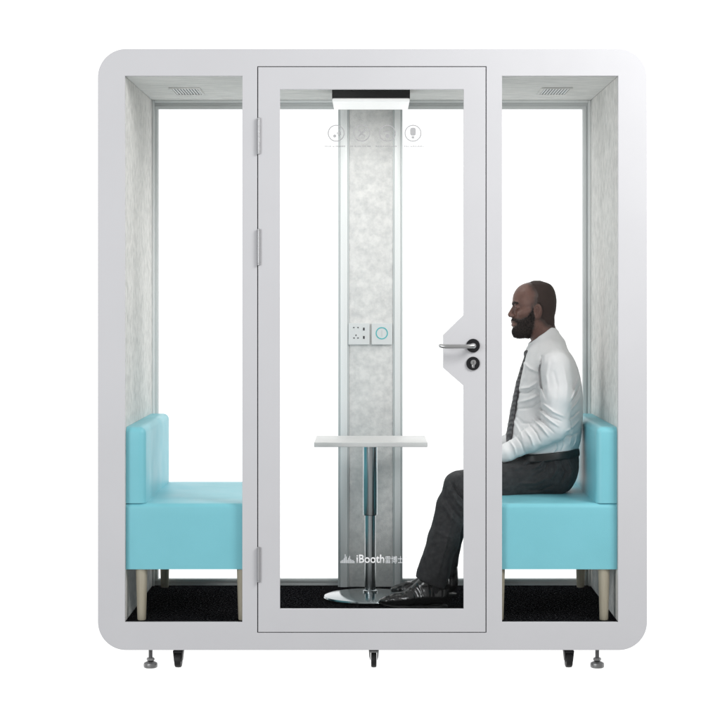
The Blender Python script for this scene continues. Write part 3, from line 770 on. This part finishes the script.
def shirt_sdf(P):
    Q = P.copy(); Q[:, 1] = YC - np.abs(P[:, 1] - YC)
    d = TS(P, .006)
    d = smin(d, cone(Q, W(548.5, 349, .485), W(555.5, 365, .375), .050, .060), .03)
    d = smin(d, cone(Q, W(550.5, 347, YC), W(545.5, 338, YC), .0640, .0580), .022)
    ax = (P - colC); hgt = ax @ axis_u
    rad = np.sqrt(np.maximum((ax * ax).sum(1) - hgt * hgt, 0))
    sl = sleeve(Q)
    # cuff end
    wv = wr + np.array((.004, 0, .001)); dirw = np.array((-.93, .2, -.24)); dirw /= np.linalg.norm(dirw)
    sl = smax(sl, (Q - wv) @ dirw, .006)
    d = smin(d, sl, .012)
    near = np.clip((YC - P[:, 1]) / .05, 0, 1); n_ = .32
    F = 0
    G = lambda pts, w, a: fold(P, pts, n_, w * .66, a * 1.2)
    # folds of the sleeve and armhole
    F = F + G([(543, 357), (540.5, 370), (541.5, 385), (545, 398)], .0060, -.0085)
    F = F + G([(548, 360), (545.5, 375), (547, 390)], .009, .0040)
    F = F + G([(537, 383), (530, 388), (521, 390)], .0065, .0065)
    F = F + G([(536, 389), (529, 394), (520, 394)], .0055, -.0060)
    F = F + G([(538, 396), (530, 400), (519, 404)], .0075, .0055)
    F = F + G([(541, 402), (533, 408), (518, 411)], .0065, -.0050)
    F = F + G([(538, 372), (531, 369), (524, 362)], .008, .004)
    F = F + G([(543, 404), (552, 411), (563, 416)], .0060, .0065)
    F = F + G([(541, 409), (550, 416), (561, 421)], .0048, -.0065)
    F = F + G([(539, 411), (548, 419), (558, 426)], .0055, .0068)
    F = F + G([(537, 416), (545, 424), (553, 432)], .0048, -.0060)
    F = F + G([(534, 420), (541, 427), (548, 436)], .0060, .0058)
    F = F + G([(530, 425), (536, 433), (540, 442)], .0050, -.0048)
    F = F + G([(525, 430), (530, 437), (533, 446)], .0060, .0045)
    F = F + G([(516, 436), (521, 443), (524, 452)], .0050, -.0040)
    F = F + G([(510, 441), (514, 447), (516, 455)], .0050, .0035)
    F = F + G([(553, 372), (556, 386), (554, 400)], .010, -.0035)
    F = F + G([(563, 366), (566, 384), (565, 402)], .010, .0030)
    # back and flank
    F = F + G([(571, 398), (576, 388), (581, 377)], .0060, .0065)
    F = F + G([(570, 403), (576, 396), (582, 386)], .0050, -.0065)
    F = F + G([(571, 411), (577, 405), (583, 396)], .0060, .0050)
    F = F + G([(569, 420), (575, 417), (582, 411)], .006, -.0050)
    F = F + G([(566, 430), (574, 428), (582, 421)], .007, .0045)
    F = F + G([(565, 436), (572, 437), (580, 434)], .006, -.0050)
    F = F + G([(572, 420), (574, 433), (571, 446)], .006, .0040)
    F = F + G([(564, 441), (565, 446), (562, 452)], .005, -.0040)
    F = F + G([(557, 443), (557, 449), (553, 454)], .006, .0040)
    F = F + G([(579, 436), (578, 443), (575, 449)], .005, .0035)
    # chest front
    F = F + G([(530, 352), (526, 372), (521, 395)], .009, .0030)
    F = F + G([(519, 418), (524, 424), (533, 424)], .007, -.0045)
    F = F + G([(516, 423), (520, 431), (522, 438)], .006, .0040)
    d = d - F * 1.2 * near
    d = d - .0060 * vnoise(P * np.array((1, 1, .7)), 22) - .0026 * vnoise(P, 55)
    # blouse over the belt
    cut = Z(449.6, YC) + (P[:, 0] - X(577, YC)) * .10
    d2 = smax(d, cut - P[:, 2] - .0, .006)
    armz = sl - .004
    d = np.minimum(d2, np.maximum(d, armz))       # the sleeve itself is not cut
    # neck opening
    d = smax(d, -smax(rad - .0575, -(hgt + .05), .004), .003)
    # collar: band plus turned-down leaf
    R = .0585 + np.clip(-hgt, 0, .05) * (.06 + .24 * np.clip(-(P[:, 0] - colC[0]) / .05, 0, 1))
    lowc = -.034 - .012 * np.clip(-(P[:, 0] - colC[0]) / .05, 0, 1)
    leaf = smax(smax(np.abs(rad - R - .003) - .0030, hgt - .003, .003), lowc - hgt, .003)
    band = smax(smax(np.abs(rad - .0575) - .0025, hgt - .002, .002), -.045 - hgt, .002)
    return smin(d, np.minimum(leaf, band), .005)
shirt = mesh_of('shirt', [surf(shirt_sdf, (X(490, YC), .225, Z(470, YC)), (X(590, YC), .815, Z(322, YC)), .0031)], M['shirt'], man)

# --- tie
def tie_sdf(P):
    v = P.copy(); v[:, 1] = YC - .012 + (P[:, 1] - (YC - .012))
    pts = [(526.6, 357.0), (522.8, 368), (518.6, 382), (515.6, 396), (512.8, 410), (510.4, 424), (508.6, 434), (508.6, 442)]
    w = [.62, .85, 1.2, 1.5, 1.75, 1.95, 2.05, 1.6]
    d = None; sh_ = np.array((-.0035, -.024, 0))
    for i in range(len(pts) - 1):
        a = W(*pts[i], YC - .016) + sh_; b = W(*pts[i + 1], YC - .016) + sh_
        ba = b - a; t = np.clip(((P - a) @ ba) / (ba @ ba), 0, 1); q = P - a - t[:, None] * ba
        wy = .021 * (w[i] + (w[i + 1] - w[i]) * t)
        # the blade curves back round the chest
        q0 = q[:, 0] - (q[:, 1] / .035) ** 2 * .006
        c = ((np.abs(q0) / .0085) ** 2.6 + (np.abs(q[:, 1]) / wy) ** 2.6 + (q[:, 2] / .0095) ** 2) ** .5
        c = (c - 1) * .0085 if False else (np.sqrt((q0 / .0085) ** 2 + (q[:, 1] / wy) ** 2 + (q[:, 2] / .0085) ** 2) - 1) * .0085
        d = c if d is None else smin(d, c, .004)
    d = smin(d, ell(P, W(526.6, 354.0, YC - .030), (.0125, .020, .0165)), .004)
    return d - .0008 * vnoise(P, 60)
mesh_of('tie', [surf(tie_sdf, (X(498, YC), YC - .12, Z(452, YC)), (X(536, YC), YC + .05, Z(345, YC)), .0024)], M['tie'], man)

# --- trousers
pel_rows = [(446.5, 512.5, 577.4, .164), (452, 511.5, 578.0, .170), (460, 512, 578.2, .175), (468, 518, 577.8, .178), (476, 526, 576.2, .176), (483, 533, 572.5, .168), (489, 541, 566.5, .150), (493, 548, 559, .125), (496.5, 552, 555, .10)]
PS = Slices(pel_rows, YC, sm=2.2, n=2.5)
def trouser_sdf(P):
    d = PS(P, .008)
    n = leg_sdf(P, NR, 0.0); f = leg_sdf(P, FR, FOFF)
    # folds, near leg
    G = lambda pts, w, a: fold(P, pts, NR - .05, w, a)
    near = np.clip((YC - .02 - P[:, 1]) / .04, 0, 1)
    F = G([(463, 474), (453, 482), (447, 497)], .008, .004)
    F = F + G([(449, 488), (456, 500), (466, 512)], .0065, .0065)
    F = F + G([(451, 482), (458, 494), (468, 504)], .0055, -.0060)
    F = F + G([(446, 498), (454, 511), (463, 521)], .0060, -.0055)
    F = F + G([(444, 505), (452, 518), (460, 526)], .0060, .0050)
    F = F + G([(456, 495), (452, 520), (446, 545), (437, 578)], .0050, .0045)      # pressed crease
    F = F + G([(460, 520), (456, 545), (448, 585)], .010, -.0035)
    F = F + G([(440, 515), (432, 540), (420, 570)], .009, .0030)
    F = F + G([(436, 531), (447, 536), (460, 540)], .007, .0035)
    F = F + G([(546, 459), (541, 466), (531, 471)], .0055, .0060)
    F = F + G([(549, 463), (545, 471), (535, 477)], .0050, -.0060)
    F = F + G([(556, 462), (557, 471), (551, 480)], .0055, .0060)
    F = F + G([(562, 463), (566, 473), (562, 484)], .0055, -.0058)
    F = F + G([(569, 462), (573, 471), (571, 480)], .0060, .0050)
    F = F + G([(540, 460), (533, 465), (523, 467)], .0050, -.0050)
    F = F + G([(530, 461), (524, 467), (514, 470)], .0055, .0045)
    F = F + G([(548, 478), (536, 484), (520, 484)], .0065, .0045)
    F = F + G([(553, 486), (541, 491), (526, 491)], .0060, -.0045)
    F = F + G([(520, 466), (505, 472), (480, 475)], .008, .003)
    d = smin(d, smin(n, f, .006), .022)
    d = d - F * 1.7 * near - .0060 * vnoise(P, 26) - .0018 * vnoise(P, 70)
    # hems, cut on a slant
    for dn, off in ((NR, 0), (FR, FOFF)):
        a = W(412, 575.4, NR); b = W(450, 590.5, NR); a[1] = b[1] = dn; nrm = np.array((b[2] - a[2], 0, -(b[0] - a[0]))); nrm /= np.linalg.norm(nrm)
        side = (P[:, 1] < YC) if dn == NR else (P[:, 1] >= YC)
        pl = (P - a - np.array((off, 0, 0))) @ nrm
        lowleg = P[:, 2] < Z(540, NR)
        d = np.where(side & lowleg, smax(d, pl, .003), d)
    # hollow inside the hem
    for dn, off in ((NR, 0), (FR, FOFF)):
        o = np.array((off, dn - NR, 0))
        hol = cone(P, W(434, 572, NR) + o, W(427, 602, NR) + o, .050, .062, .84)
        d = smax(d, -hol, .002)
    return smax(d, P[:, 2] - (Z(448.0, YC) + (P[:, 0] - X(577, YC)) * .10), .003)
mesh_of('trousers', [surf(trouser_sdf, (X(402, NR), .225, Z(600, NR)), (X(586, YC), .815, Z(443, YC)), .0036)], M['trouser'], man)
def belt_sdf(P):
    d = PS(P, .02); top = Z(446.8, YC) + (P[:, 0] - X(577, YC)) * .10
    d = smax(d - .0050, (P[:, 2] - top), .002)
    d = smax(d, (top - .032) - P[:, 2], .002)
    return smax(d, -(PS(P, .02) + .004), .001)
bl = mesh_of('belt', [surf(belt_sdf, (X(500, YC), .33, Z(466, YC)), (X(588, YC), .71, Z(441, YC)), .0030)], M['belt'], man)

# --- shoes
def shoe_fn(dn, off):
    o = np.array((off, dn - NR, 0)); zf = ZF
    p = lambda a, b: W(a, b, NR) + o
    def f(P):
        d = chain(P, [p(440.5, 596), p(427, 595.5), p(409, 598.2), p(396, 599.6), p(387, 600.4)], [.0330, .0330, .0300, .0250, .0190], .018, 1.18)
        d = smin(d, chain(P, [p(439.5, 583), p(426, 584), p(412, 593)], [.0330, .0335, .0230], .01, 1.0), .016)
        d = smin(d, cone(P, p(440.5, 590), p(439.5, 577), .0355, .0365), .01)
        d = smin(d, cone(P, p(387, 600.6), p(381.9, 600.8), .0165, .0115, 1.7), .010)
        PF = P - np.array((off, 0, 0)); G = lambda pts, w, a: fold(PF, pts, NR - .03, w, a)
        F = G([(417, 583), (421, 590), (424, 598)], .0035, .0030) + G([(413, 586), (417, 592), (420, 599)], .0035, .0032) + G([(409, 589), (413, 595), (415, 601)], .0035, .0032)
        F = F + G([(405, 592), (408, 597), (410, 602)], .0030, .0025) + G([(399, 596), (402, 600), (403, 604)], .0028, -.0020)
        F = F + G([(429, 583), (431, 592), (430, 602)], .0030, -.0018) + G([(386, 600), (393, 599), (398, 604)], .0022, .0014)
        d = d - F * .5 - .0016 * vnoise(P, 45)
        return smax(d, zf + .0115 + np.clip((X(396, NR) + off - P[:, 0]) / .07, 0, 1) ** 2 * .013 - P[:, 2], .004)
    def g(P):
        q = P.copy(); q[:, 2] = 0
        pp = lambda a: np.array((X(a, NR) + off, dn, 0))
        d = chain(q, [pp(438), pp(424), pp(402), pp(388)], [.0385, .0350, .0430, .0270], .02)
        d = np.minimum(d, cone(q, pp(388), pp(381.5), .026, .0125))
        spring = np.clip((X(396, NR) + off - P[:, 0]) / .07, 0, 1) ** 2 * .013
        slab = np.maximum(P[:, 2] - (zf + .0125 + spring), zf + .006 + spring - P[:, 2])
        a = smax(d, slab, .002)
        heel = smax(smax(d, np.abs(P[:, 2] - (zf + .0065)) - .006, .001), X(427, NR) + off - P[:, 0], .002)
        ball = smax(smax(d + .004, np.abs(P[:, 2] - (zf + .0055)) - .005, .001), np.abs(P[:, 0] - X(404, NR) - off) - .035, .002)
        return np.minimum(np.minimum(a, heel), ball)
    return f, g
for dn, off in ((NR, .0), (FR, FOFF + .004)):
    f, g = shoe_fn(dn, off)
    lo = (X(376, NR) + off, dn - .065, ZF - .003); hi = (X(454, NR) + off, dn + .065, Z(568, NR))
    s_ = mesh_of('shoe', [surf(f, lo, hi, .0024)], M['shoe'], man)
    so = np.array((off, dn - NR, 0))
    mesh_of('sock', [surf(lambda P: chain(P, [W(440, 556, NR) + so, W(437.5, 580, NR) + so, W(436, 594, NR) + so], [.044, .038, .036], .01), (X(415, NR) + off, dn - .07, Z(600, NR)), (X(458, NR) + off, dn + .07, Z(548, NR)), .0036)], M['sock'], man)
    mesh_of('sole', [surf(g, lo, hi, .0024)], M['sole'], s_)

# ------------------------------------------------------------------ light
w = bpy.data.worlds.new('World'); S.world = w; w.use_nodes = True
N, L = w.node_tree.nodes, w.node_tree.links
bg = N['Background']; bg.inputs['Strength'].default_value = 1.0
tcn = N.new('ShaderNodeTexCoord'); se = N.new('ShaderNodeSeparateXYZ'); L.new(tcn.outputs['Generated'], se.inputs[0])
mr = N.new('ShaderNodeMapRange'); mr.interpolation_type = 'SMOOTHSTEP'
mr.inputs['From Min'].default_value = -.35; mr.inputs['From Max'].default_value = .70
mr.inputs['To Min'].default_value = .46; mr.inputs['To Max'].default_value = 1.3
L.new(se.outputs['Y'], mr.inputs['Value']); L.new(mr.outputs['Result'], bg.inputs['Color'])

def area(name, loc, target, sx, sy, power, col=(1, 1, 1)):
    l = bpy.data.lights.new(name, 'AREA'); l.shape = 'RECTANGLE'; l.size = sx; l.size_y = sy; l.energy = power; l.color = col
    o = bpy.data.objects.new(name, l); C.objects.link(o); o.location = loc
    o.rotation_euler = (Vector(target) - Vector(loc)).to_track_quat('-Z', 'Y').to_euler()
    return o
area('key_softbox', (2.5, -2.3, 3.3), (.7, .3, 1.5), 1.6, 1.4, 104, (1, .995, .985))
area('fill_softbox', (-3.4, -5.0, 1.9), (-.3, .3, 1.2), 2.0, 2.4, 120, (.97, .985, 1))
area('booth_lamp', ((lx0 + lx1) / 2, (ly0 + ly1) / 2, zb - .018), ((lx0 + lx1) / 2, (ly0 + ly1) / 2, 0), .28, .32, 2.6, (1, .99, .97))

# ------------------------------------------------------------------ camera
cam = bpy.data.cameras.new('camera'); co = bpy.data.objects.new('camera', cam); C.objects.link(co)
co.location = (0, -D, H); co.rotation_euler = (PI / 2, 0, 0)
cam.sensor_width = 36; cam.lens = 36 * D / (720 * K); cam.shift_x = -(CX - 360) / 720; cam.shift_y = -(360 - CY) / 720
cam.clip_end = 200; cam.clip_start = .1
S.camera = co
S.view_settings.view_transform = 'Standard'; S.view_settings.look = 'None'; S.view_settings.exposure = 0; S.view_settings.gamma = 1
S.cycles.transparent_max_bounces = 24; S.cycles.max_bounces = 10
